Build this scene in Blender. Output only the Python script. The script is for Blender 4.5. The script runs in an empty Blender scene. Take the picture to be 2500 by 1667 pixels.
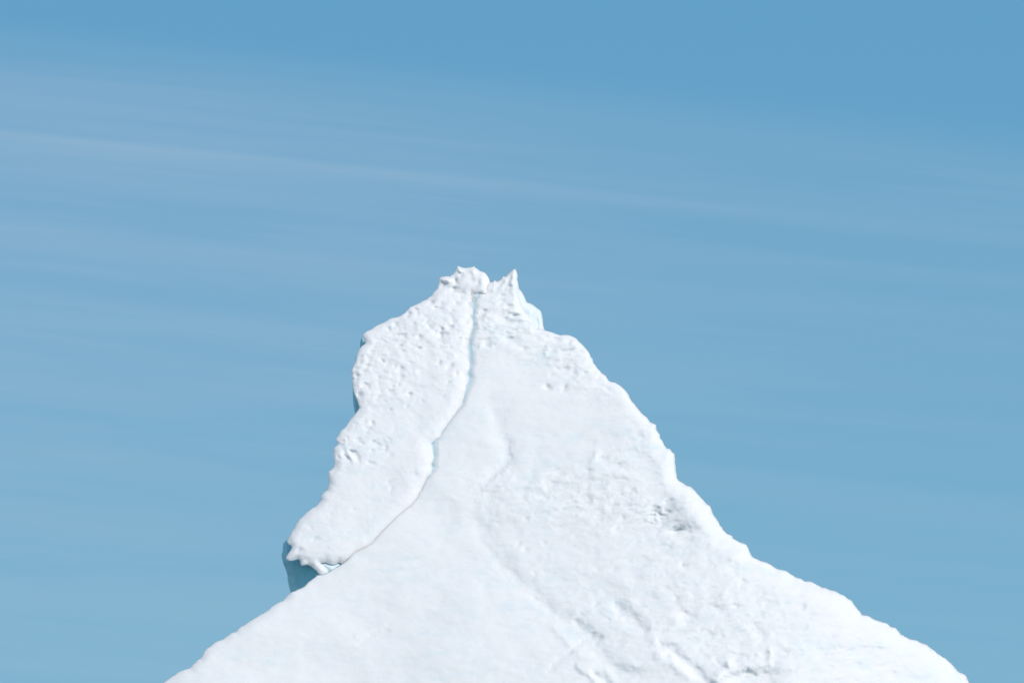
import bpy, math, numpy as np
from mathutils import Vector
R_ = math.radians
sc = bpy.context.scene
COL = sc.collection

# ------------------------------------------------------------------ camera
PITCH, CAMZ, HFOV = R_(12.0), 3.0, R_(20.0)
cd = bpy.data.cameras.new('camera'); cam = bpy.data.objects.new('camera', cd); COL.objects.link(cam)
cam.location = (0, 0, CAMZ); cam.rotation_euler = (R_(90) + PITCH, 0, 0)
cd.sensor_width = 36.0; cd.lens = 18.0 / math.tan(HFOV / 2); cd.clip_start = 0.5; cd.clip_end = 30000
sc.camera = cam
FPX = 1250.0 / math.tan(HFOV / 2)

# ------------------------------------------------------------------ light
SUN_EL, SUN_AZ = R_(46), R_(132)            # azimuth clockwise from +Y (view direction)
sd = Vector((math.sin(SUN_AZ) * math.cos(SUN_EL), math.cos(SUN_AZ) * math.cos(SUN_EL), math.sin(SUN_EL)))
sl = bpy.data.lights.new('sun', 'SUN'); sun = bpy.data.objects.new('sun', sl); COL.objects.link(sun)
sl.energy = 2.92; sl.angle = R_(0.5); sl.color = (1.0, 0.93, 0.86)
sun.rotation_euler = sd.to_track_quat('Z', 'Y').to_euler()
sun.location = sd * 400

world = bpy.data.worlds.new('World'); sc.world = world; world.use_nodes = True
nt = world.node_tree; nt.nodes.clear()
def N(tree, typ, **kw):
    n = tree.nodes.new(typ)
    for k, v in kw.items(): setattr(n, k, v)
    return n
def math_(tree, op, a, b=None, c=None, clamp=False):
    n = N(tree, 'ShaderNodeMath', operation=op, use_clamp=clamp)
    for i, v in enumerate((a, b, c)):
        if v is None: continue
        if isinstance(v, (int, float)): n.inputs[i].default_value = v
        else: tree.links.new(v, n.inputs[i])
    return n.outputs[0]
def mixc(tree, fac, a, b, mode='MIX'):
    n = N(tree, 'ShaderNodeMix', data_type='RGBA', blend_type=mode)
    for idx, v in ((0, fac), (6, a), (7, b)):
        if isinstance(v, (int, float)): n.inputs[idx].default_value = v
        elif isinstance(v, tuple): n.inputs[idx].default_value = (*v, 1)
        else: tree.links.new(v, n.inputs[idx])
    return n.outputs[2]
def noise(tree, vec, scale, detail=4, rough=0.55, dist=0.0):
    n = N(tree, 'ShaderNodeTexNoise'); tree.links.new(vec, n.inputs['Vector'])
    n.inputs['Scale'].default_value = scale; n.inputs['Detail'].default_value = detail
    n.inputs['Roughness'].default_value = rough; n.inputs['Distortion'].default_value = dist
    return n.outputs['Fac']
def smooth(tree, v, lo, hi, a=0.0, b=1.0):
    n = N(tree, 'ShaderNodeMapRange', interpolation_type='SMOOTHSTEP')
    tree.links.new(v, n.inputs[0])
    for i, x in enumerate((lo, hi, a, b)): n.inputs[i + 1].default_value = x
    return n.outputs[0]

sky = N(nt, 'ShaderNodeTexSky', sky_type='NISHITA', sun_disc=False)
sky.sun_elevation = SUN_EL; sky.sun_rotation = SUN_AZ
sky.altitude = 0; sky.air_density = 1.0; sky.dust_density = 0.15; sky.ozone_density = 1.6
tinted = mixc(nt, 1.0, sky.outputs[0], (0.99, 1.10, 1.02), 'MULTIPLY')
# thin cirrus: long, gently curved streaks of ice cloud laid out by direction in the sky
tc = N(nt, 'ShaderNodeTexCoord'); sep = N(nt, 'ShaderNodeSeparateXYZ'); nt.links.new(tc.outputs['Generated'], sep.inputs[0])
yy = math_(nt, 'MAXIMUM', sep.outputs[1], 0.05)
u = math_(nt, 'DIVIDE', sep.outputs[0], yy)           # across the view, -0.18 .. 0.18
v = math_(nt, 'DIVIDE', sep.outputs[2], yy)           # up the sky, 0.09 .. 0.34
uu = math_(nt, 'ADD', u, 0.18)                        # 0 at left edge
# clean polar air: the low sky stays a clear blue instead of paling towards the horizon
lowsky = mixc(nt, smooth(nt, v, 0.10, 0.34), (1.60, 4.08, 6.08), (1.26, 3.60, 5.90))
tinted = mixc(nt, smooth(nt, v, 0.35, 1.0, 0.93, 0.0), tinted, lowsky)
# w falls away from the streaks' common arc:  arc(u) drops towards the right, slower further out
arc = math_(nt, 'MULTIPLY', uu, 0.102)
wv = math_(nt, 'ADD', v, arc)
cmb = N(nt, 'ShaderNodeCombineXYZ'); nt.links.new(math_(nt, 'MULTIPLY', uu, 3.2), cmb.inputs[0]); nt.links.new(math_(nt, 'MULTIPLY', wv, 62.0), cmb.inputs[1])
n1 = noise(nt, cmb.outputs[0], 1.0, 5, 0.55, 0.25)
cmb2 = N(nt, 'ShaderNodeCombineXYZ'); nt.links.new(math_(nt, 'MULTIPLY', uu, 7.0), cmb2.inputs[0]); nt.links.new(math_(nt, 'MULTIPLY', wv, 230.0), cmb2.inputs[1])
n2 = noise(nt, cmb2.outputs[0], 1.0, 4, 0.6, 0.4)
def band(c, lo, hi):       # soft band in wv centred at c, lo below / hi above
    a = smooth(nt, wv, c - lo, c, 0, 1); b = smooth(nt, wv, c, c + hi, 1, 0)
    return math_(nt, 'MULTIPLY', a, b)
left = smooth(nt, uu, 0.02, 0.26, 1.0, 0.62)
left2 = smooth(nt, uu, 0.0, 0.17, 1.0, 0.0)
veil = smooth(nt, wv, 0.306, 0.334, 0.92, 0.0)        # pale veil below the upper streak edge
lowfade = smooth(nt, wv, 0.13, 0.27, 0.72, 1.0)
b1 = math_(nt, 'MULTIPLY', band(0.2875, 0.007, 0.0035), left)
b2 = math_(nt, 'MULTIPLY', band(0.262, 0.018, 0.008), left2)
b3 = math_(nt, 'MULTIPLY', band(0.226, 0.02, 0.01), left2)
dens = math_(nt, 'MULTIPLY', veil, math_(nt, 'MULTIPLY', lowfade, smooth(nt, n1, 0.25, 0.75, 0.48, 1.0)))
leftveil = smooth(nt, uu, 0.0, 0.34, 1.10, 0.62)
dens = math_(nt, 'MULTIPLY', dens, leftveil)
dens = math_(nt, 'MULTIPLY', dens, smooth(nt, n2, 0.25, 0.75, 0.94, 1.06))
dens = math_(nt, 'ADD', dens, math_(nt, 'MULTIPLY', b1, 0.42))
dens = math_(nt, 'ADD', dens, math_(nt, 'MULTIPLY', b2, 0.07))
dens = math_(nt, 'ADD', dens, math_(nt, 'MULTIPLY', b3, 0.10))
dens = math_(nt, 'MULTIPLY', dens, 0.115, clamp=True)
CLOUD = (10.0, 9.2, 8.6)
skyc = mixc(nt, dens, tinted, CLOUD)
bg = N(nt, 'ShaderNodeBackground'); bg.inputs[1].default_value = 0.10
nt.links.new(skyc, bg.inputs[0])
wo = N(nt, 'ShaderNodeOutputWorld'); nt.links.new(bg.outputs[0], wo.inputs[0])

vs = sc.view_settings
vs.view_transform = 'Standard'; vs.look = 'None'; vs.gamma = 1.0; vs.use_curve_mapping = False; vs.exposure = 0.0
sc.render.engine = 'CYCLES'

# ------------------------------------------------------------------ materials
def new_mat(name):
    m = bpy.data.materials.new(name); m.use_nodes = True
    return m, m.node_tree, m.node_tree.nodes['Principled BSDF']
def setp(p, **kw):
    for k, v_ in kw.items():
        p.inputs[k.replace('_', ' ')].default_value = v_

def snow_material(name, base, alt, bump=0.5, sss=0.5, rough=0.6):
    m, t, p = new_mat(name)
    g = N(t, 'ShaderNodeTexCoord').outputs['Object']
    mp = N(t, 'ShaderNodeMapping'); t.links.new(g, mp.inputs[0])
    mp.inputs['Rotation'].default_value = (0, R_(18), 0); mp.inputs['Scale'].default_value = (0.7, 0.7, 1.15)
    big = noise(t, mp.outputs[0], 0.30, 5, 0.6, 0.3); mid = noise(t, mp.outputs[0], 1.1, 5, 0.62, 0.6)
    patch = math_(t, 'MULTIPLY', smooth(t, big, 0.40, 0.66, 0.12, 1), smooth(t, mid, 0.44, 0.70, 0, 1))
    t.links.new(mixc(t, patch, base, alt), p.inputs['Base Color'])          # wind-scoured, slightly glazed patches
    setp(p, Roughness=rough, Subsurface_Weight=sss, Subsurface_Scale=0.3, IOR=1.31)
    p.inputs['Subsurface Radius'].default_value = (0.9, 0.96, 1.0)
    p.inputs['Specular IOR Level'].default_value = 0.35
    f1 = noise(t, mp.outputs[0], 2.2, 6, 0.62, 0.4)
    f2 = noise(t, mp.outputs[0], 9.0, 3, 0.6, 0.2)
    t.links.new(smooth(t, f1, 0.35, 0.65, rough + 0.15, rough - 0.18), p.inputs['Roughness'])
    h = math_(t, 'ADD', f1, math_(t, 'MULTIPLY', f2, 0.40))
    b = N(t, 'ShaderNodeBump'); b.inputs['Strength'].default_value = bump; b.inputs['Distance'].default_value = 0.12
    t.links.new(h, b.inputs['Height']); t.links.new(b.outputs[0], p.inputs['Normal'])
    return m
M_SNOW = snow_material('weathered_snow', (0.865, 0.87, 0.88), (0.775, 0.842, 0.868), 0.22, 0.8)
M_SLAB = snow_material('slab_snow', (0.868, 0.87, 0.88), (0.785, 0.843, 0.87), 0.20, 0.8)
M_WALL = snow_material('bare_crack_ice', (0.75, 0.88, 0.92), (0.66, 0.85, 0.91), 0.2, 0.0, 0.4)
M_SHOULDER = snow_material('shade_tinted_ice', (0.80, 0.86, 0.89), (0.74, 0.84, 0.885), 0.15, 0.8, 0.45)  # bluer than the snow: the shoulder's shade is put into its base colour

def cliff_material():
    m, t, p = new_mat('blue_glacier_ice')
    g = N(t, 'ShaderNodeTexCoord').outputs['Object']
    mp = N(t, 'ShaderNodeMapping'); t.links.new(g, mp.inputs[0])
    mp.inputs['Rotation'].default_value = (0, R_(-20), 0); mp.inputs['Scale'].default_value = (3.0, 1.0, 0.7)
    n_ = noise(t, mp.outputs[0], 1.1, 6, 0.65, 0.8)
    n_2 = noise(t, mp.outputs[0], 5.0, 5, 0.7, 1.2)
    c = mixc(t, smooth(t, n_, 0.35, 0.7), (0.42, 0.89, 0.96), (0.58, 0.94, 0.97))
    c = mixc(t, smooth(t, n_2, 0.60, 0.72, 0, 0.35), c, (0.70, 0.88, 0.94))
    t.links.new(c, p.inputs['Base Color'])
    setp(p, Roughness=0.28, Subsurface_Weight=0.25, Subsurface_Scale=0.8, IOR=1.31)
    p.inputs['Subsurface Radius'].default_value = (0.12, 0.6, 1.0)
    b = N(t, 'ShaderNodeBump'); b.inputs['Strength'].default_value = 0.35; b.inputs['Distance'].default_value = 0.08
    t.links.new(n_, b.inputs['Height']); t.links.new(b.outputs[0], p.inputs['Normal'])
    return m
M_CLIFF = cliff_material()

def water_material():
    m, t, p = new_mat('sea_water')
    g = N(t, 'ShaderNodeTexCoord').outputs['Object']
    setp(p, Base_Color=(0.012, 0.05, 0.075, 1), Roughness=0.08, IOR=1.333)
    n_ = noise(t, g, 0.35, 7, 0.6, 0.3); n_2 = noise(t, g, 0.03, 3, 0.5)
    b = N(t, 'ShaderNodeBump'); b.inputs['Strength'].default_value = 0.6; b.inputs['Distance'].default_value = 0.8
    t.links.new(math_(t, 'ADD', n_, n_2), b.inputs['Height']); t.links.new(b.outputs[0], p.inputs['Normal'])
    return m
M_WATER = water_material()

# ------------------------------------------------------------------ numpy helpers
def ray(px, py):
    x = (px - 1250.0) / FPX; y = (833.5 - py) / FPX
    c, s = math.cos(PITCH), math.sin(PITCH)
    den = c - y * s
    return x / den, (s + y * c) / den
MPP = 150.0 / FPX
_rs = np.random.RandomState(7)
_perm = _rs.permutation(4096)
_ga = _rs.rand(4096) * 2 * np.pi
def perlin(x, y, seed=0):
    xi = np.floor(x).astype(np.int64); yi = np.floor(y).astype(np.int64)
    xf, yf = x - xi, y - yi
    def gd(ix, iy, dx, dy):
        h = _perm[(_perm[(ix + seed * 131) & 4095] + iy) & 4095]
        a = _ga[h]; return np.cos(a) * dx + np.sin(a) * dy
    sx = xf * xf * xf * (xf * (xf * 6 - 15) + 10); sy = yf * yf * yf * (yf * (yf * 6 - 15) + 10)
    a = gd(xi, yi, xf, yf); b = gd(xi + 1, yi, xf - 1, yf)
    c = gd(xi, yi + 1, xf, yf - 1); d = gd(xi + 1, yi + 1, xf - 1, yf - 1)
    return (a + sx * (b - a)) + sy * ((c + sx * (d - c)) - (a + sx * (b - a)))
def fbm(x, y, octv=4, seed=0, gain=0.5):
    s = 0; a = 1.0
    for o in range(octv):
        s = s + a * perlin(x * 2 ** o, y * 2 ** o, seed + o); a *= gain
    return s
def ridged(x, y, octv=3, seed=0):
    s = 0; a = 1.0
    for o in range(octv):
        s = s + a * (1 - 2.2 * np.abs(perlin(x * 2 ** o, y * 2 ** o, seed + o))); a *= 0.5
    return s
def worley(x, y, seed=0):
    xi = np.floor(x).astype(np.int64); yi = np.floor(y).astype(np.int64); best = np.full(x.shape, 9.0)
    for i in (-1, 0, 1):
        for j in (-1, 0, 1):
            h = _perm[(_perm[(xi + i + seed * 57) & 4095] + yi + j) & 4095]
            cx_ = xi + i + 0.5 + 0.42 * np.cos(_ga[h]); cy_ = yi + j + 0.5 + 0.42 * np.sin(_ga[(h * 7 + 3) & 4095])
            best = np.minimum(best, (x - cx_) ** 2 + (y - cy_) ** 2)
    return np.sqrt(best)
def warp(px, py, big=5.0, small=2.2, seed=0):
    wx_ = big * fbm(px / 34, py / 26, 2, 400 + seed) * 1.6 + small * fbm(px / 9, py / 7, 2, 410 + seed) * 1.6
    wy_ = big * fbm(px / 34, py / 26, 2, 420 + seed) * 1.3 + small * fbm(px / 9, py / 7, 2, 430 + seed) * 1.3
    return px + wx_, py + wy_
def cups(U, W, size, seed, aspect=1.5):
    """sun cups: shallow bowls that meet in soft ridges, irregular in size and depth"""
    x = U / (size * aspect) + 0.55 * fbm(U / size * 0.7, W / size * 0.7, 3, seed + 1); y = W / size + 0.55 * fbm(U / size * 0.7, W / size * 0.7, 3, seed + 2)
    f = worley(x, y, seed); g = np.clip(0.55 + 1.1 * fbm(x * 0.35, y * 0.35, 2, seed + 5), 0, 1.4)
    return (np.clip(f, 0, 0.95) ** 1.7 - 0.4) * g * size
def sst(x, a, b):
    t = np.clip((x - a) / (b - a), 0, 1); return t * t * (3 - 2 * t)
def dist_poly(px, py, pts, closed=True):
    """distance to polyline, nearest point and side (+ = left of travel on screen with y down -> cross>0)"""
    P = np.asarray(pts, float); Q = np.roll(P, -1, 0) if closed else P[1:]
    if not closed: P = P[:-1]
    best = np.full(px.shape, 1e18); nx = np.zeros(px.shape); ny = np.zeros(px.shape); side = np.zeros(px.shape); par = np.zeros(px.shape)
    L = 0.0
    for (ax, ay), (bx, by) in zip(P, Q):
        dx, dy = bx - ax, by - ay; l2 = dx * dx + dy * dy + 1e-12
        t = np.clip(((px - ax) * dx + (py - ay) * dy) / l2, 0, 1)
        cx, cy = ax + t * dx, ay + t * dy
        d = (px - cx) ** 2 + (py - cy) ** 2
        m = d < best
        best = np.where(m, d, best); nx = np.where(m, cx, nx); ny = np.where(m, cy, ny)
        side = np.where(m, dx * (py - ay) - dy * (px - ax), side)
        par = np.where(m, L + t * math.sqrt(l2), par); L += math.sqrt(l2)
    return np.sqrt(best), nx, ny, np.sign(side), par / L
def inside(px, py, pts):
    P = np.asarray(pts, float); Q = np.roll(P, -1, 0); r = np.zeros(px.shape, bool)
    for (ax, ay), (bx, by) in zip(P, Q):
        if ay == by: continue
        c = (ay > py) != (by > py)
        r ^= c & (px < (bx - ax) * (py - ay) / (by - ay) + ax)
    return r
def rough_line(pts, amp=0.7, step=7.0, seed=1):
    """split the long segments of a traced edge and give it a little fracture roughness"""
    rs = np.random.RandomState(seed); out = []
    P = [tuple(p) for p in pts]
    for a, b in zip(P[:-1], P[1:]):
        out.append(a); L = math.dist(a, b); n = int(L / step)
        if L > 400: continue
        for i in range(1, n):
            t = i / n; nx_, ny_ = (b[1] - a[1]) / L, -(b[0] - a[0]) / L
            o = rs.uniform(-amp, amp); out.append((a[0] + (b[0] - a[0]) * t + nx_ * o, a[1] + (b[1] - a[1]) * t + ny_ * o))
    out.append(P[-1]); return out

def make_object(name, V, F, mat, parent=None, smooth_=True):
    me = bpy.data.meshes.new(name)
    me.vertices.add(len(V)); me.vertices.foreach_set('co', np.asarray(V, np.float32).ravel())
    F = np.asarray(F, np.int32)
    me.loops.add(F.size); me.loops.foreach_set('vertex_index', F.ravel())
    me.polygons.add(len(F)); me.polygons.foreach_set('loop_start', np.arange(len(F), dtype=np.int32) * F.shape[1])
    me.update(calc_edges=True); me.validate()
    me.polygons.foreach_set('use_smooth', np.ones(len(me.polygons), bool) if smooth_ else np.zeros(len(me.polygons), bool))
    me.materials.append(mat)
    o = bpy.data.objects.new(name, me); COL.objects.link(o); o.parent = parent
    return o

def body(name, outline, xs, ys, front, back, mat, parent):
    """solid ice body: traced outline at its real distance, a relief front, a bulging back, closed all round"""
    X, Y = np.meshgrid(xs, ys)
    ins = inside(X, Y, outline)
    d, nx, ny, _, _ = dist_poly(X, Y, outline)
    cell = ins[:-1, :-1] | ins[1:, :-1] | ins[:-1, 1:] | ins[1:, 1:]
    used = np.zeros(X.shape, bool)
    used[:-1, :-1] |= cell; used[1:, :-1] |= cell; used[:-1, 1:] |= cell; used[1:, 1:] |= cell
    snap = used & (~ins | (d < 0.8))
    px = np.where(snap, nx, X); py = np.where(snap, ny, Y); d = np.where(snap, 0.0, d)
    idx = np.where(used)
    P, Q, D = px[idx], py[idx], d[idx]
    fy = front(P, Q, D); by = back(P, Q, D, fy)
    rx, rz = ray(P, Q)
    n = len(P); vid = np.full(X.shape, -1, np.int64); vid[idx] = np.arange(n)
    Vf = np.stack([fy * rx, fy, CAMZ + fy * rz], 1)
    onb = snap[idx]
    bid = np.arange(n); nb = (~onb).sum(); bid[~onb] = n + np.arange(nb)
    # back vertices keep their world height and side position, only pushed away from the viewer
    Vb = Vf[~onb].copy(); dy = (by - fy)[~onb]; Vb[:, 1] += dy; Vb[:, 0] *= 1 - 0.0006 * dy * 0
    V = np.concatenate([Vf, Vb])
    a = vid[:-1, :-1][cell]; b = vid[:-1, 1:][cell]; c = vid[1:, 1:][cell]; e = vid[1:, :-1][cell]
    Ff = np.stack([a, e, c, b], 1); Fb = np.stack([bid[a], bid[b], bid[c], bid[e]], 1)
    allb = onb[a] & onb[b] & onb[c] & onb[e]
    F = np.concatenate([Ff[~allb], Fb[~allb]])
    o = make_object(name, V, F, mat, parent)
    me = o.data; rim = np.zeros(len(V), bool); rim[:n] = onb      # crisp ice edge where front and back meet
    ev = np.empty(len(me.edges) * 2, np.int32); me.edges.foreach_get('vertices', ev); ev = ev.reshape(-1, 2)
    if len(me.vertices) == len(V): me.edges.foreach_set('use_edge_sharp', rim[ev[:, 0]] & rim[ev[:, 1]])
    return o

# ------------------------------------------------------------------ traced outlines (photograph pixels, 2500 wide)
SUMMIT_L = [(892,836),(887,826),(886,816),(896,808),(904,805),(917,796),(928,791),(940,786),(952,778),(973,773),(988,764),(1001,750),(1012,745),(1024,740),(1042,731),
 (1054,722),(1058,714),(1065,708),(1068.5,704),(1071,691),(1072,680),(1076,676),(1098,675),(1107,668.5),(1113,661),(1116,650.5),(1118,648),
 (1126,652.6),(1136,654.5),(1146,653),(1155,651),(1159,648.5),(1160,653.5),(1172,662),(1182,664.6),(1188,670),(1193.5,680),(1196,689)]
SLAB_L = [(703,1315),(708,1306),(719,1288),(723,1279),(731,1267),(738.5,1261),(755,1246),(769,1237),(780,1226),(784,1219),(783,1212.5),(789.6,1202),(798,1196),(803,1179),(801.6,1164),
 (802,1150),(814,1141),(817,1131),(813.5,1110),(816,1092),(826.5,1083),(819,1074),(827,1062),(830,1054.6),(847,1037),(856.5,1022),(868,1009),(877.6,996),
 (875,988),(872,977),(864,959),(861,939),(860,929),(863,925),(857,917),(861,915),(857,906),(863,893),(866,887),(870,875),(872,865),(877,852),(883,845),(892,838)]
CRACK_L = [(1196,698),(1199,711),(1193,724),(1179,729),(1170,725),(1166,728),(1167,737),(1162,755),(1161,767),(1158,780),(1160,793),(1158,805),(1151,826),(1145,847),(1148,860),
 (1144,871),(1149,880),(1151,893),(1154,901),(1141,916),(1146,931),(1145,952),(1137,972),(1132,982),(1133.5,990),(1118.6,1005),(1109,1020),(1094,1039),(1081,1056.5),
 (1078.5,1067),(1065,1074),(1052.6,1084),(1055.5,1104),(1059,1120),(1051,1137),(1057,1153),(1048,1164),(1042,1174)]
SLAB_UNDER = [(1032.5,1194),(1023,1217),(1007.7,1236),(990,1250),(977.6,1260),(958,1279),(941,1296),(928,1310),(909,1327),(895,1337.5),(868.5,1348),(857,1357.6),(844,1369),(835,1376),(828,1371.6),(812.7,1377.8),(795,1372.7),(782,1373.7),(792,1384),(801.4,1393),
 (798,1401),(785,1405),(772,1392),(761.6,1384),(751.4,1377.8),(737,1381),(733,1375.7),(733.6,1369.6),(726,1364.5),(705.5,1368.6),(700,1365.5),(698,1360.4),(703.5,1351),
 (710.6,1341),(713,1332),(704.5,1328),(700.4,1320.6)]
slab_outline = rough_line(SLAB_L + SUMMIT_L + CRACK_L + SLAB_UNDER, 1.2, 7, 3)

CRACK_R = [(1178,716),(1169,730),(1166,763),(1167,783),(1164,804),(1156.5,832),(1158,850),(1159,875),(1160,890),(1154.5,901),(1154,908),(1159,921),(1153,941),(1146,954),(1139,975),(1136,987),
 (1124,1001),(1110,1020),(1095,1039),(1082,1057),(1072,1069),(1067,1075),(1067,1087),(1069,1112),(1065,1129),(1068,1141),(1059,1156),(1048,1166)]
CRACK_LOW = [(1042,1173),(1032.5,1194),(1023,1217),(1007.7,1236),(990,1250),(977.6,1260),(958,1279),(941,1296),(928,1310),(909,1327),(895,1337.5),(868.5,1348),(857,1357.6),(844,1369),
 (832,1379),(819,1386),(803.5,1396),(786,1403.5),(775,1403),(763,1413),(752,1421),(746,1429),(727,1438),(711.6,1445)]
LEFT_LOW = [(701,1452),(697,1459),(691,1465.7),(671.5,1475),(656,1488),(630.6,1504),(605,1519),(583,1533),(577,1541),(564,1544.5),(544,1560),(526,1566),(505.6,1581.5),(495,1597),
 (490,1606),(481,1611),(470,1622),(463.5,1630),(444,1636),(426.5,1646.6),(411,1657),(396,1668),(350,1695),(300,1735),(240,1790),(190,1880),(120,1960),(70,2080),(-60,2220),(-140,2400),(-200,2800)]
RIGHT = [(2750,2800),(2700,2450),(2640,2250),(2560,2080),(2500,1900),(2440,1790),(2400,1710),(2368,1668),(2363.6,1660),(2359,1647.7),(2340,1639),(2325,1621.5),(2310,1606.6),(2295,1597.7),(2277,1584),(2262,1571.8),
 (2250.5,1568.8),(2235.6,1561),(2217.7,1557.5),(2199.8,1547.6),(2194,1539.6),(2186,1531),(2174.5,1528.6),(2165.5,1520),(2149,1515.8),(2134,1510.7),(2119,1502),(2104.5,1500),
 (2100,1492),(2089.6,1480),(2079,1464.5),(2070,1460.6),(2061,1452.6),(2052,1449.6),(2037.5,1440.7),(2025.5,1439),(2015,1433.8),(2006,1433),(1984,1420.4),(1964.5,1418),(1955.5,1411.5),
 (1940.6,1407),(1918,1392),(1899,1388),(1884,1378.7),(1872,1372),(1854,1366.8),(1836.4,1358),(1830.4,1346),(1828,1338.5),(1823,1329.6),(1797.7,1317.7),(1790,1313.7),(1787.6,1307),
 (1775,1302),(1765,1292),(1763,1286),(1757.4,1282),(1756,1276),(1748.8,1264.7),(1740.6,1252.4),(1737,1241),(1733.5,1234),(1726,1230),(1716,1218.8),(1707,1209),(1696.7,1197),
 (1686.5,1187.6),(1673,1182.7),(1658,1173.7),(1653,1167),(1650.4,1149.5),(1648,1129),(1647,1107),(1641.5,1103.6),(1636.4,1096),(1627.4,1093.4),(1622,1085.7),(1617.8,1075.5),
 (1612,1069),(1611,1060),(1603,1048.7),(1602.4,1037),(1595.6,1033.4),(1586.6,1029.6),(1579,1018),(1563.7,1005),(1553.5,992.6),(1543,980),(1535.6,964.5),(1528,954),(1515,941.6),
 (1502.5,934),(1487,930),(1479.5,917),(1469,911),(1459,899.5),(1449,885.5),(1447,875),(1443,872.7),(1441,865),(1436,857),(1423,842),(1407,825.5),(1395,820),(1380,816.6),(1367,818),
 (1344,809.7),(1330.6,806.5),(1322,803),(1310,802),(1303,788),(1298,778),(1290,772),(1283,764),(1276,752),(1271,740),(1268,728),(1266,712),(1265.6,695),(1262.8,682),(1262.8,667.4),
 (1260.5,660.4),(1257,655.5),(1254,656.6),(1247.7,661.7),(1241,668),(1232.4,675.7),(1229,672.5),(1226.7,675),(1222,682),(1217,685),(1213,688),(1207.5,683.5),(1201.8,688.5),(1190,690)]
skirt = [(x - 26 * min(1.0, (1178 - y) / 60.0), y) for x, y in [(1180,700)] + CRACK_R[::1] if y < 1166]
skirt += [(x - 16 * min(1.0, (x - 850) / 60.0), y - 12 * min(1.0, (x - 850) / 60.0)) for x, y in CRACK_LOW if x > 856]
main_outline = rough_line([(1180, 694)] + skirt + [p for p in CRACK_LOW if p[0] < 850] + LEFT_LOW + RIGHT, 1.2, 7, 5)

SHOULDER = [(1250,690),(1262,690),(1265.6,695),(1268,705),(1274.5,712.7),(1279.6,721.6),(1286,737),(1292,739.5),(1300,742.7),(1311.5,752),(1320.4,758.6),(1323.6,767.6),(1325.5,780),(1327,795.6),
 (1331,808),(1335,830),(1290,840),(1240,800),(1235,730)]
CLIFF = [(886,822),(880.5,829),(879,840),(879,848),(885,856),(880,872),(868.5,873),(867,884),(872,900),(868,930),(861.5,941),(861.5,977),(864,995),(866.5,1009.5),(880,1030),(850,1080),(835,1140),(815,1200),(770,1260),
 (735,1285),(703,1314),(692,1324.7),(690.5,1333),(689.5,1347),(687,1354),(688,1362.4),(692,1376.7),(698.4,1393),(702,1405),(702.4,1417.6),(705,1427.8),(706.5,1435),(710,1447),
 (720,1475),(800,1450),(870,1400),(900,1330),(960,1200),(1000,1000),(960,850)]
cliff_outline = rough_line(CLIFF, 0.5, 8, 9)

# ------------------------------------------------------------------ depth of the big faces
K, M_ = 0.80, -0.02
Y0 = 119.0
def plane(px, py):
    rx, rz = ray(px, py)
    return (Y0 + K * CAMZ) / (1 - K * rz - M_ * rx)
def roundoff(d, w, r):
    t = np.clip(1 - d / w, 0, 1)
    return r * (1 - np.sqrt(np.clip(1 - t * t, 0, 1)))
def bevel(d, w, r):                     # gentle rollover that never turns fully edge-on
    t = np.clip(1 - d / w, 0, 1); return r * t * t
def face_uv(px, py):                    # metres across / up the face (position on the ice, not on the picture)
    y = plane(px, py); rx, rz = ray(px, py)
    return y * rx, (y * rz) * 1.28
def pits(px, py, n, zone, seed, amp=(0.04, 0.12), rad=(5, 11)):
    """melt dimples: (cx, cy) drawn by a density function over a box"""
    rs = np.random.RandomState(seed); out = np.zeros(px.shape); x0, y0, x1, y1, dens_ = zone; k = 0; tries = 0
    while k < n and tries < n * 40:
        tries += 1
        cx, cy = rs.uniform(x0, x1), rs.uniform(y0, y1)
        if rs.rand() > dens_(cx, cy): continue
        k += 1
        r = rs.uniform(*rad); e = rs.uniform(0.5, 0.85); a = rs.uniform(-0.7, 0.5); am = rs.uniform(*amp) * r / 8
        m = (np.abs(px - cx) < 4 * r) & (np.abs(py - cy) < 4 * r)
        dx = px[m] - cx; dy = py[m] - cy
        qx = (dx * math.cos(a) + dy * math.sin(a)) / r; qy = (-dx * math.sin(a) + dy * math.cos(a)) / (r * e)
        q = np.sqrt(qx * qx + qy * qy)
        out[m] += -am * np.exp(-q ** 2.0) + 0.10 * am * np.exp(-((qx - 0.9) ** 2 + (qy - 1.5) ** 2) / 0.9)
    return out
def blob(px, py, cx, cy, rx_, ry_, a=0.0, p=2.0):
    dx = px - cx; dy = py - cy; ca, sa = math.cos(R_(a)), math.sin(R_(a))
    qx = (dx * ca + dy * sa) / rx_; qy = (-dx * sa + dy * ca) / ry_
    return np.exp(-(qx * qx + qy * qy) ** (p / 2))
def groove(px, py, pts, w, soft=1.0):
    d, _, _, _, t = dist_poly(px, py, pts, False)
    env = sst(t, 0, 0.12) * sst(1 - t, 0, 0.12)
    return np.exp(-(d / w) ** 2) * env
def lip(px, py, pts, h, w_hi, w_lo, soft=4.0):
    """a broken snow edge: raised on the left-hand side on screen, dropping sharply to the other"""
    d, _, _, s, t = dist_poly(px, py, pts, False)
    env = sst(t, 0, 0.15) * sst(1 - t, 0, 0.15)
    hi = np.exp(-(d / w_hi) ** 1.5) * h * 0.5; lo = -np.exp(-(d / w_lo) ** 1.3) * h * 0.5
    k = sst(s * d, -soft, soft)
    return env * (hi * k + lo * (1 - k))

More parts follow.
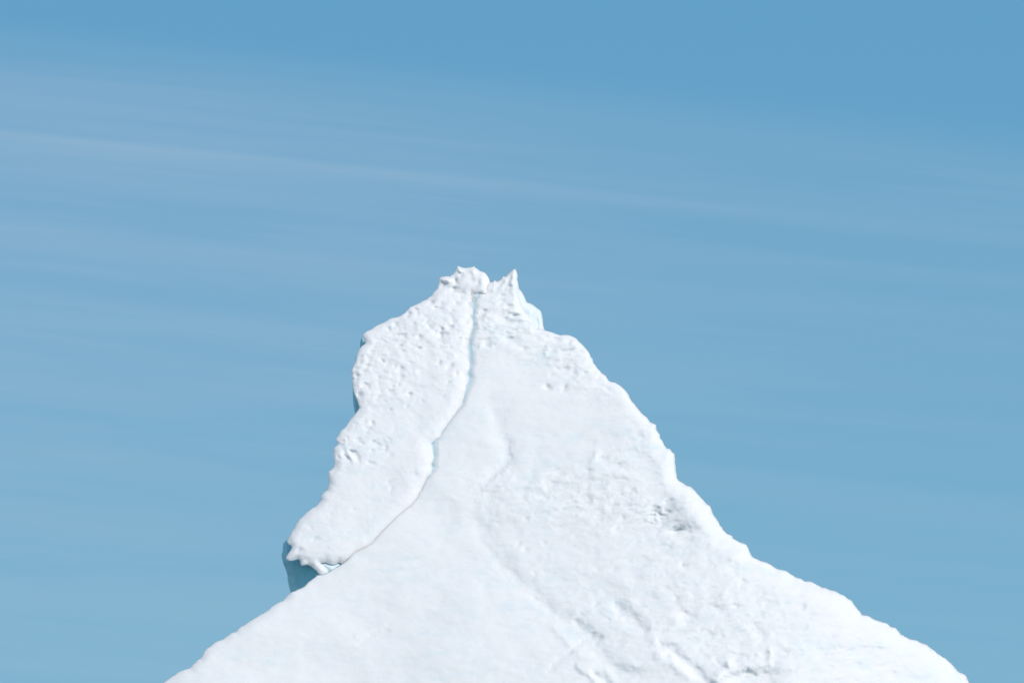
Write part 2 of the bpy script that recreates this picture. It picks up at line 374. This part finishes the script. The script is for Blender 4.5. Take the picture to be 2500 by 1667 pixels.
def zone_rough(px, py):
    z = 0.9 * blob(px, py, 1290, 800, 190, 75, 20, 2.6)           # dimpled ground under the spike
    z = z + 0.85 * blob(px, py, 1430, 900, 90, 60, 45)
    z = z + 0.95 * blob(px, py, 1420, 1215, 290, 75, 5, 3)         # chiselled band
    z = z + 0.9 * blob(px, py, 1560, 1100, 90, 80, 40)
    z = z + 0.9 * blob(px, py, 1830, 1450, 330, 130, 25, 2.6)
    z = z + 0.95 * blob(px, py, 2050, 1650, 420, 110, 15, 2.6)
    z = z + 0.75 * blob(px, py, 1480, 1480, 260, 120, 20)
    z = z + 0.45 * blob(px, py, 1480, 1650, 300, 90, 0)
    return np.clip(z, 0, 1.15) * (1 - 0.30 * sst(py, 1300, 1450))
F1 = [(1190,925),(1200,985),(1222,1040),(1246,1085),(1250,1115),(1238,1140),(1205,1165),(1176,1190),(1168,1225),(1172,1270),(1182,1320),(1215,1362),(1262,1405),(1305,1450)][::-1]
F2 = [(1330,1455),(1352,1490),(1345,1535),(1385,1575),(1420,1600)][::-1]
F3 = [(1405,1610),(1408,1630),(1440,1655),(1460,1690)][::-1]
def main_front(px, py, d):
    Yp = plane(px, py)
    U, W = face_uv(px, py)
    # a gently rounded buttress, swinging away to the right
    Yp = Yp + 0.9 * sst(px, 1300, 2500) ** 2 * (px - 1300) / 1200 * 6
    Yp = Yp + 0.35 * fbm(U * 0.10, W * 0.10, 2, 20)
    h = 0.11 * fbm(U * 0.35, W * 0.4, 4, 31)
    zr = 0.85 * zone_rough(px, py)
    ca, sa = math.cos(R_(20)), math.sin(R_(20))
    a, b = U * ca + W * sa, -U * sa + W * ca                      # strata rise to the right
    ox, oy = px, py; px, py = warp(px, py)
    wx = 0.35 * fbm(U * 0.9, W * 0.9, 2, 77); wy = 0.35 * fbm(U * 0.9, W * 0.9, 2, 83)
    h = h + zr * 0.16 * fbm(a * 0.75 + wx, b * 1.7 + wy, 4, 41, 0.6)
    h = h + zr * 0.025 * ridged(a * 1.6 + wx, b * 3.6 + wy, 3, 51)
    h = h + (0.008 + 0.014 * zr) * fbm(a * 2.0 + wx, b * 4.5, 3, 61)
    # scalloped melt cups under the summit
    cup = 1.1 * blob(px, py, 1230, 775, 130, 75, 20, 2.6) + 0.9 * blob(px, py, 1395, 870, 120, 70, 40, 2.6) + 0.6 * blob(px, py, 1600, 1090, 70, 60, 40)
    h = h + 0.85 * np.clip(cup, 0, 1.1) * (0.48 * cups(U, W, 0.36, 91, 1.2) + 0.34 * cups(U, W, 0.75, 95, 1.4))
    h = h + zr * (0.26 * cups(a, b, 0.30, 71, 1.7) + 0.22 * cups(a, b, 0.75, 73, 1.7)) * np.clip(0.5 + 1.2 * fbm(U * 0.25, W * 0.3, 2, 74), 0, 1)
    h = h + pits(px, py, 120, (1160, 700, 1560, 1010, lambda x, y: 1.0 if (x < 1400 and y < 850) or (x > 1330 and y < 960) else 0.03), 5, (0.02, 0.16), (4, 12))
    h = h + pits(px, py, 50, (1180, 1130, 1760, 1420, lambda x, y: 0.8 if 1130 < y < 1330 else 0.3), 6, (0.02, 0.10), (3, 9))
    h = h + pits(px, py, 60, (1300, 1380, 2360, 1690, lambda x, y: 0.8 if x > 1600 else 0.4), 8, (0.02, 0.10), (4, 11))
    # broken edges and grooves that the photograph shows
    f1m = 0.35 + 0.65 * blob(px, py, 1220, 1155, 60, 40) + 0.35 * fbm(px / 60, py / 60, 2, 93)
    h = h + lip(px, py, F1, 0.24, 42, 50, 14.0) * f1m + 0.8 * lip(px, py, F1[5:12], 0.14, 20, 14, 3.5) * f1m + lip(px, py, F2, 0.06, 22, 24, 9.0) + lip(px, py, F3, 0.12, 22, 28, 6.0)
    h = h - 0.11 * groove(px, py, [(1195,900),(1200,960),(1225,1040),(1252,1100),(1245,1140),(1205,1180),(1185,1230),(1186,1300),(1225,1370),(1305,1445),(1380,1520),(1450,1580),(1510,1640),(1560,1700)], 22)
    h = h - 0.16 * blob(px, py, 1472, 1118, 13, 7, -10) - 0.10 * blob(px, py, 1500, 1135, 28, 10, 12)
    h = h + 0.10 * blob(px, py, 1452, 1112, 8, 20, 15)
    # collapsed hollow and the smooth swelling beside it
    cave = blob(px, py, 1603, 1254, 38, 22, -25, 2.6)
    h = h - 0.26 * cave + cave * 0.15 * ridged(U * 1.8, W * 3.4, 3, 15)
    h = h - 0.22 * blob(px, py, 1598, 1250, 12, 8, 20) - 0.16 * blob(px, py, 1632, 1222, 14, 5, -20) - 0.10 * blob(px, py, 1672, 1205, 18, 8, -10)
    h = h - 0.30 * blob(px, py, 1649, 1293, 13, 5.5, -12)
    h = h + 0.42 * blob(px, py, 1692, 1246, 58, 40, 35, 2.6)
    h = h - 0.14 * groove(px, py, [(1500,1465),(1520,1495),(1560,1520),(1585,1545)], 15)
    h = h - 0.17 * groove(px, py, [(1600,1560),(1640,1585),(1680,1620),(1730,1665),(1760,1700)], 13)
    h = h + 0.10 * groove(px, py, [(1590,1590),(1640,1615),(1690,1660)], 13)
    h = h - 0.14 * groove(px, py, [(1400,1510),(1435,1545),(1470,1565)], 12)
    h = h - 0.12 * groove(px, py, [(1760,1365),(1800,1388),(1860,1402),(1925,1410),(1960,1425)], 13)
    h = h - 0.12 * blob(px, py, 1682, 1508, 22, 12, 15) + 0.06 * blob(px, py, 1645, 1520, 18, 12, -20)
    h = h - 0.12 * blob(px, py, 1530, 1640, 55, 16, 15) - 0.18 * groove(px, py, [(1440,1640),(1475,1655),(1500,1690)], 9)
    h = h + 0.30 * blob(px, py, 1782, 1620, 11, 9, -20) + 0.26 * blob(px, py, 1752, 1650, 30, 10, -30) + 0.18 * blob(px, py, 1880, 1600, 8, 20, 5)
    h = h - 0.45 * blob(px, py, 1835, 1655, 62, 22, -8, 3)
    h = h - 0.12 * groove(px, py, [(1330,1645),(1375,1600),(1440,1560),(1455,1535)], 7) * 0.6
    h = h + 0.05 * groove(px, py, [(860,1560),(910,1535),(950,1525)], 9) - 0.04 * groove(px, py, [(865,1572),(915,1547),(955,1537)], 8)
    # summit spike: a sharp fin with a hollow left flank
    h = h - 0.20 * blob(px, py, 1238, 682, 16, 9, -40) + 0.25 * blob(px, py, 1254, 690, 7, 40, -4) - 0.3 * blob(px, py, 1216, 692, 10, 5, -20)
    h = h + 0.18 * blob(px, py, 1229, 690, 4, 16, 20) + 0.15 * blob(px, py, 1208, 698, 5, 14, 20)
    h = h + 0.12 * blob(px, py, 1283, 780, 30, 14, 35) - 0.10 * blob(px, py, 1258, 768, 12, 6, 12) - 0.16 * blob(px, py, 1292, 790, 9, 5, -10)
    px, py = ox, oy
    # edge handling: crack wall on the left, soft rollover on the free outline
    dr, _, _, _, _ = dist_poly(px, py, RIGHT[7:], False)
    dl, _, _, _, _ = dist_poly(px, py, LEFT_LOW, False)
    dc, _, _, s, _ = dist_poly(px, py, CRACK_R + CRACK_LOW, False)
    att = sst(np.minimum(dr, dl), 0, 14)
    wr = 26 + 30 * sst(py, 850, 1500)
    Yp = Yp + roundoff(dr, wr, wr * MPP * 0.95) + bevel(dl, 22, 22 * MPP * 0.45)
    Yp = Yp + roundoff(np.where(s < 0, dc, 0), 7, 0.05) * (py < 1200)
    wall = np.where((s > 0) & (py < 1362), sst(dc, 0, 15), 0)
    Yp = Yp + (0.20 - 0.10 * sst(py, 1165, 1200)) * wall + 0.05 * wall * fbm(U * 3, W * 2, 3, 12)
    return Yp - h * att * (1 - wall)
def thick(px, py, d, fy, lim=14.0, slope=2.2):
    bulge = 1.5 * fbm(px / 160.0, py / 160.0, 3, 5) * sst(d, 0, 60)
    return fy + np.minimum(lim * (1 - np.exp(-d * MPP * slope / lim)), 1e9) + bulge + 0.10 * np.minimum(d, 40) * MPP
def main_back(px, py, d, fy):
    rx, rz = ray(px, py); Z = fy * rz
    lim = 5.0 + np.clip(38 - Z, 0, 60) * 0.85
    return thick(px, py, d, fy, lim, 2.4)

def slab_front(px, py, d):
    Yp = plane(px, py); U, W = face_uv(px, py)
    off = -0.24 + 0.12 * (1 - sst(py, 725, 790)) + 0.02 * sst(py, 1150, 1300) + 0.35 * sst(py, 1330, 1400) * (1 - sst(px, 790, 850))
    Yp = Yp + off + 0.22 * fbm(U * 0.14, W * 0.14, 2, 120)
    ox, oy = px, py; wx = 0.3 * fbm(U, W, 2, 177)
    up = 1 - sst(py, 820, 1080)
    leftb = np.exp(-np.clip(dist_poly(px, py, SLAB_L, False)[0], 0, None) / 70.0)
    z = np.clip(0.25 + 0.6 * up + 0.7 * leftb * (1 - sst(py, 1080, 1180)), 0, 1)
    h = 0.09 * fbm(U * 0.5, W * 0.5, 4, 131)
    h = h + z * 0.055 * fbm(U * 1.3 + wx, W * 1.6, 4, 141, 0.55) + 0.012 * fbm(U * 4, W * 6, 3, 151)
    px, py = warp(px, py, 4.0, 2.0, 7)
    cz = np.clip(z * 1.2 - 0.15, 0, 1)
    h = h + 0.85 * cz * (0.42 * cups(U, W, 0.24, 191, 1.35) + 0.26 * cups(U, W, 0.5, 195, 1.3))
    h = h + pits(px, py, 210, (865, 690, 1160, 1000, lambda x, y: 1.0 if (x < 1000 and y > 780) or y < 840 else 0.22), 15, (0.02, 0.21), (3.5, 8))
    h = h + pits(px, py, 30, (815, 1010, 960, 1120, lambda x, y: 1.0), 16, (0.03, 0.2), (4, 9))
    h = h + pits(px, py, 20, (700, 1120, 1060, 1370, lambda x, y: 1.0), 17, (0.03, 0.10), (5, 10))
    for cx in ((845,1110,5,14,-25,.14),(868,1112,7,15,-30,.13),(1008,1157,14,12,0,.10),(1052,737,7,5,0,.2),(1058,813,8,5,0,.1)):
        h = h - cx[5] * blob(px, py, cx[0], cx[1], cx[2], cx[3], cx[4])
    h = h + 0.12 * blob(px, py, 856, 1115, 5, 14, -25)
    # summit block: knob on the left, two horns, a slung tongue over the head of the crack
    h = h + 0.30 * blob(px, py, 1086, 682, 15, 7, 6, 3) - 0.18 * blob(px, py, 1086, 698, 26, 8, -8) - 0.28 * blob(px, py, 1111, 686, 5, 6, 0)
    h = h - 0.22 * blob(px, py, 1123, 669, 7, 5, 10) + 0.20 * blob(px, py, 1120, 657, 5, 8, 0) + 0.16 * blob(px, py, 1156, 660, 6, 9, 0) - 0.10 * blob(px, py, 1140, 665, 10, 5, 0)
    h = h + 0.14 * blob(px, py, 1182, 686, 10, 22, 12) - 0.08 * blob(px, py, 1168, 686, 7, 9, 38) + 0.10 * blob(px, py, 1168, 706, 8, 5, -30) - 0.10 * blob(px, py, 1150, 680, 6, 9, 20)
    h = h + 0.18 * blob(px, py, 1184, 714, 15, 9, -30, 2.4) - 0.12 * blob(px, py, 1120, 715, 26, 7, 10)
    h = h + 0.08 * blob(px, py, 1120, 695, 40, 9, 0)
    px, py = ox, oy
    dr = dist_poly(px, py, CRACK_L + [(1043,1174)] + CRACK_LOW[1:15], False)[0]
    dl = dist_poly(px, py, SLAB_L + SUMMIT_L, False)[0]
    du = dist_poly(px, py, SLAB_UNDER[14:], False)[0]
    Yp = Yp + bevel(dr, 38, 38 * MPP * (0.42 - 0.16 * sst(py, 1160, 1290))) + bevel(dl, 20, 20 * MPP * 0.55) + bevel(du, 20, 0.16)
    Yp = Yp - h * sst(np.minimum(dl, dr), 0, 12)
    _, _, _, sd_, _ = dist_poly(px, py, CRACK_R + CRACK_LOW, False)
    return np.where((sd_ < 0) & (px < 846) & (py > 1300) & inside(px, py, main_outline), np.maximum(Yp, main_front(px, py, d) + 0.2), Yp)
def slab_back(px, py, d, fy): return thick(px, py, d, fy, 4.5, 3.2)

def cliff_front(px, py, d):
    U, W = face_uv(px, py)
    xe = np.interp(py, [1315,1332,1370,1392,1407,1433,1480],[704,702,704,713.7,721,728,735])
    left_ = np.clip(xe - px, 0, 40)                       # side facet, turned away
    right_ = np.clip(px - xe, 0, 85)
    low = np.clip(py - 1366, 0, 200)                      # stands nearly upright below the snow edge
    lo = py > 1290
    Yp = plane(px, py) + np.where(lo, 1.45, 0.9)
    Yp = Yp + lo * (0.085 * left_ + 0.006 * low - 0.016 * right_)
    Yp = Yp + np.where(py < 1290, roundoff(d, 20, 1.2), roundoff(d, 3, 0.15))
    Yp = Yp - 0.10 * fbm(U * 2.0, W * 0.8, 4, 201) - 0.04 * ridged(U * 2.6 + W * 0.4, W * 0.6, 2, 203)
    Yp = np.where(inside(px, py, slab_outline), np.maximum(Yp, slab_front(px, py, d) + 0.35), Yp)
    Yp = np.where((px > 768) & (py > 1290), np.maximum(Yp, slab_front(px, py, d) + 0.5), Yp)
    return np.where(inside(px, py, main_outline), np.maximum(Yp, main_front(px, py, d) + 0.35), Yp)
def cliff_back(px, py, d, fy): return thick(px, py, d, fy, 3.5, 3.0)

def shoulder_front(px, py, d):
    U, W = face_uv(px, py)
    h = 0.06 * fbm(U * 1.2, W * 1.2, 3, 301) + 0.22 * blob(px, py, 1296, 762, 9, 8, 30) - 0.34 * blob(px, py, 1311, 792, 6, 24, -6)
    return plane(px, py) + 0.85 + roundoff(d, 20, 0.45) + 0.3 + 0.012 * np.clip(px - 1285, 0, 60) - h * sst(d, 0, 8)
def shoulder_back(px, py, d, fy): return thick(px, py, d, fy, 3.0, 3.0)

# ------------------------------------------------------------------ iceberg
berg = bpy.data.objects.new('iceberg', None); COL.objects.link(berg)
berg.location = (0, 0, 0); berg.empty_display_size = 5
berg['label'] = 'white snowy iceberg peak with a narrow crack and a blue ice cliff'
berg['category'] = 'iceberg'

H = 3.0
def grid(x0, x1, y0, y1, h): return np.arange(x0, x1 + h, h), np.arange(y0, y1 + h, h)
gx = np.concatenate([np.arange(-240, 330, 14), np.arange(330, 1000, 3.6), np.arange(1000, 1900, 2.8), np.arange(1900, 2460, 3.4), np.arange(2462, 2800, 14)])
gy = np.concatenate([np.arange(652, 860, 2.2), np.arange(860, 1672, 3.0), 1672 + np.cumsum(np.linspace(3.5, 30, 66))])
main = body('snow_slope', main_outline, gx, gy, main_front, main_back, M_SNOW, berg)
sx, sy = grid(690, 1206, 644, 1412, 2.4)
slab = body('ice_slab', slab_outline, sx, sy, slab_front, slab_back, M_SLAB, berg)
wall_outline = rough_line([(x - (1.0 if (840 < y < 960 or 1070 < y < 1150) else 4.0), y) for x, y in CRACK_R if y > 715] + [(x - 13, y) for x, y in CRACK_L[::-1] if 728 < y < 1166] + [(1152, 722), (1174, 716)], 0.9, 6, 21)
wx_, wy_ = grid(1030, 1184, 712, 1170, 2.0)
wall = body('crack_wall', wall_outline, wx_, wy_, lambda px, py, d: main_front(px, py, d) - 0.03, lambda px, py, d, fy: fy + 0.04 + 1.5 * np.minimum(d, 10) * MPP, M_WALL, berg)
wall['label'] = 'pale blue bare ice inside the crack of the iceberg'
cx, cy = grid(682, 1006, 818, 1480, 2.6)
cliff = body('ice_cliff', cliff_outline, cx, cy, cliff_front, cliff_back, M_CLIFF, berg)
niche = [(772,1366),(800,1362),(835,1366),(842,1384),(806,1410),(776,1402)]
def niche_front(px, py, d):
    return np.maximum(slab_front(px, py, d), main_front(px, py, d)) * inside(px, py, main_outline) + slab_front(px, py, d) * ~inside(px, py, main_outline) + 0.12 + 0.02 * fbm(px / 12, py / 12, 3, 9)
kx, ky = grid(770, 846, 1360, 1412, 2.0)
chip = body('ice_niche', niche, kx, ky, niche_front, lambda px, py, d, fy: fy + 0.03 + 1.2 * np.minimum(d, 12) * MPP, M_WALL, berg)
chip['label'] = 'pale blue ice notch beside the hanging snow tongue'
cliff['label'] = 'deep blue shaded ice face under the left slab of the iceberg'
hx, hy = grid(1230, 1340, 686, 844, 2.0)
sh = body('ice_shoulder', SHOULDER, hx, hy, shoulder_front, shoulder_back, M_SHOULDER, berg)
for o in berg.children:
    print(o.name, len(o.data.vertices), [round(min(v.co[i] for v in o.data.vertices), 1) for i in range(3)], [round(max(v.co[i] for v in o.data.vertices), 1) for i in range(3)])

# ------------------------------------------------------------------ sea
S = 12000.0
w = make_object('water', [(-S, -S, 0), (S, -S, 0), (S, S, 0), (-S, S, 0)], [(0, 1, 2, 3)], M_WATER, None, False)
w['kind'] = 'structure'; w['label'] = 'dark blue sea around the foot of the iceberg'
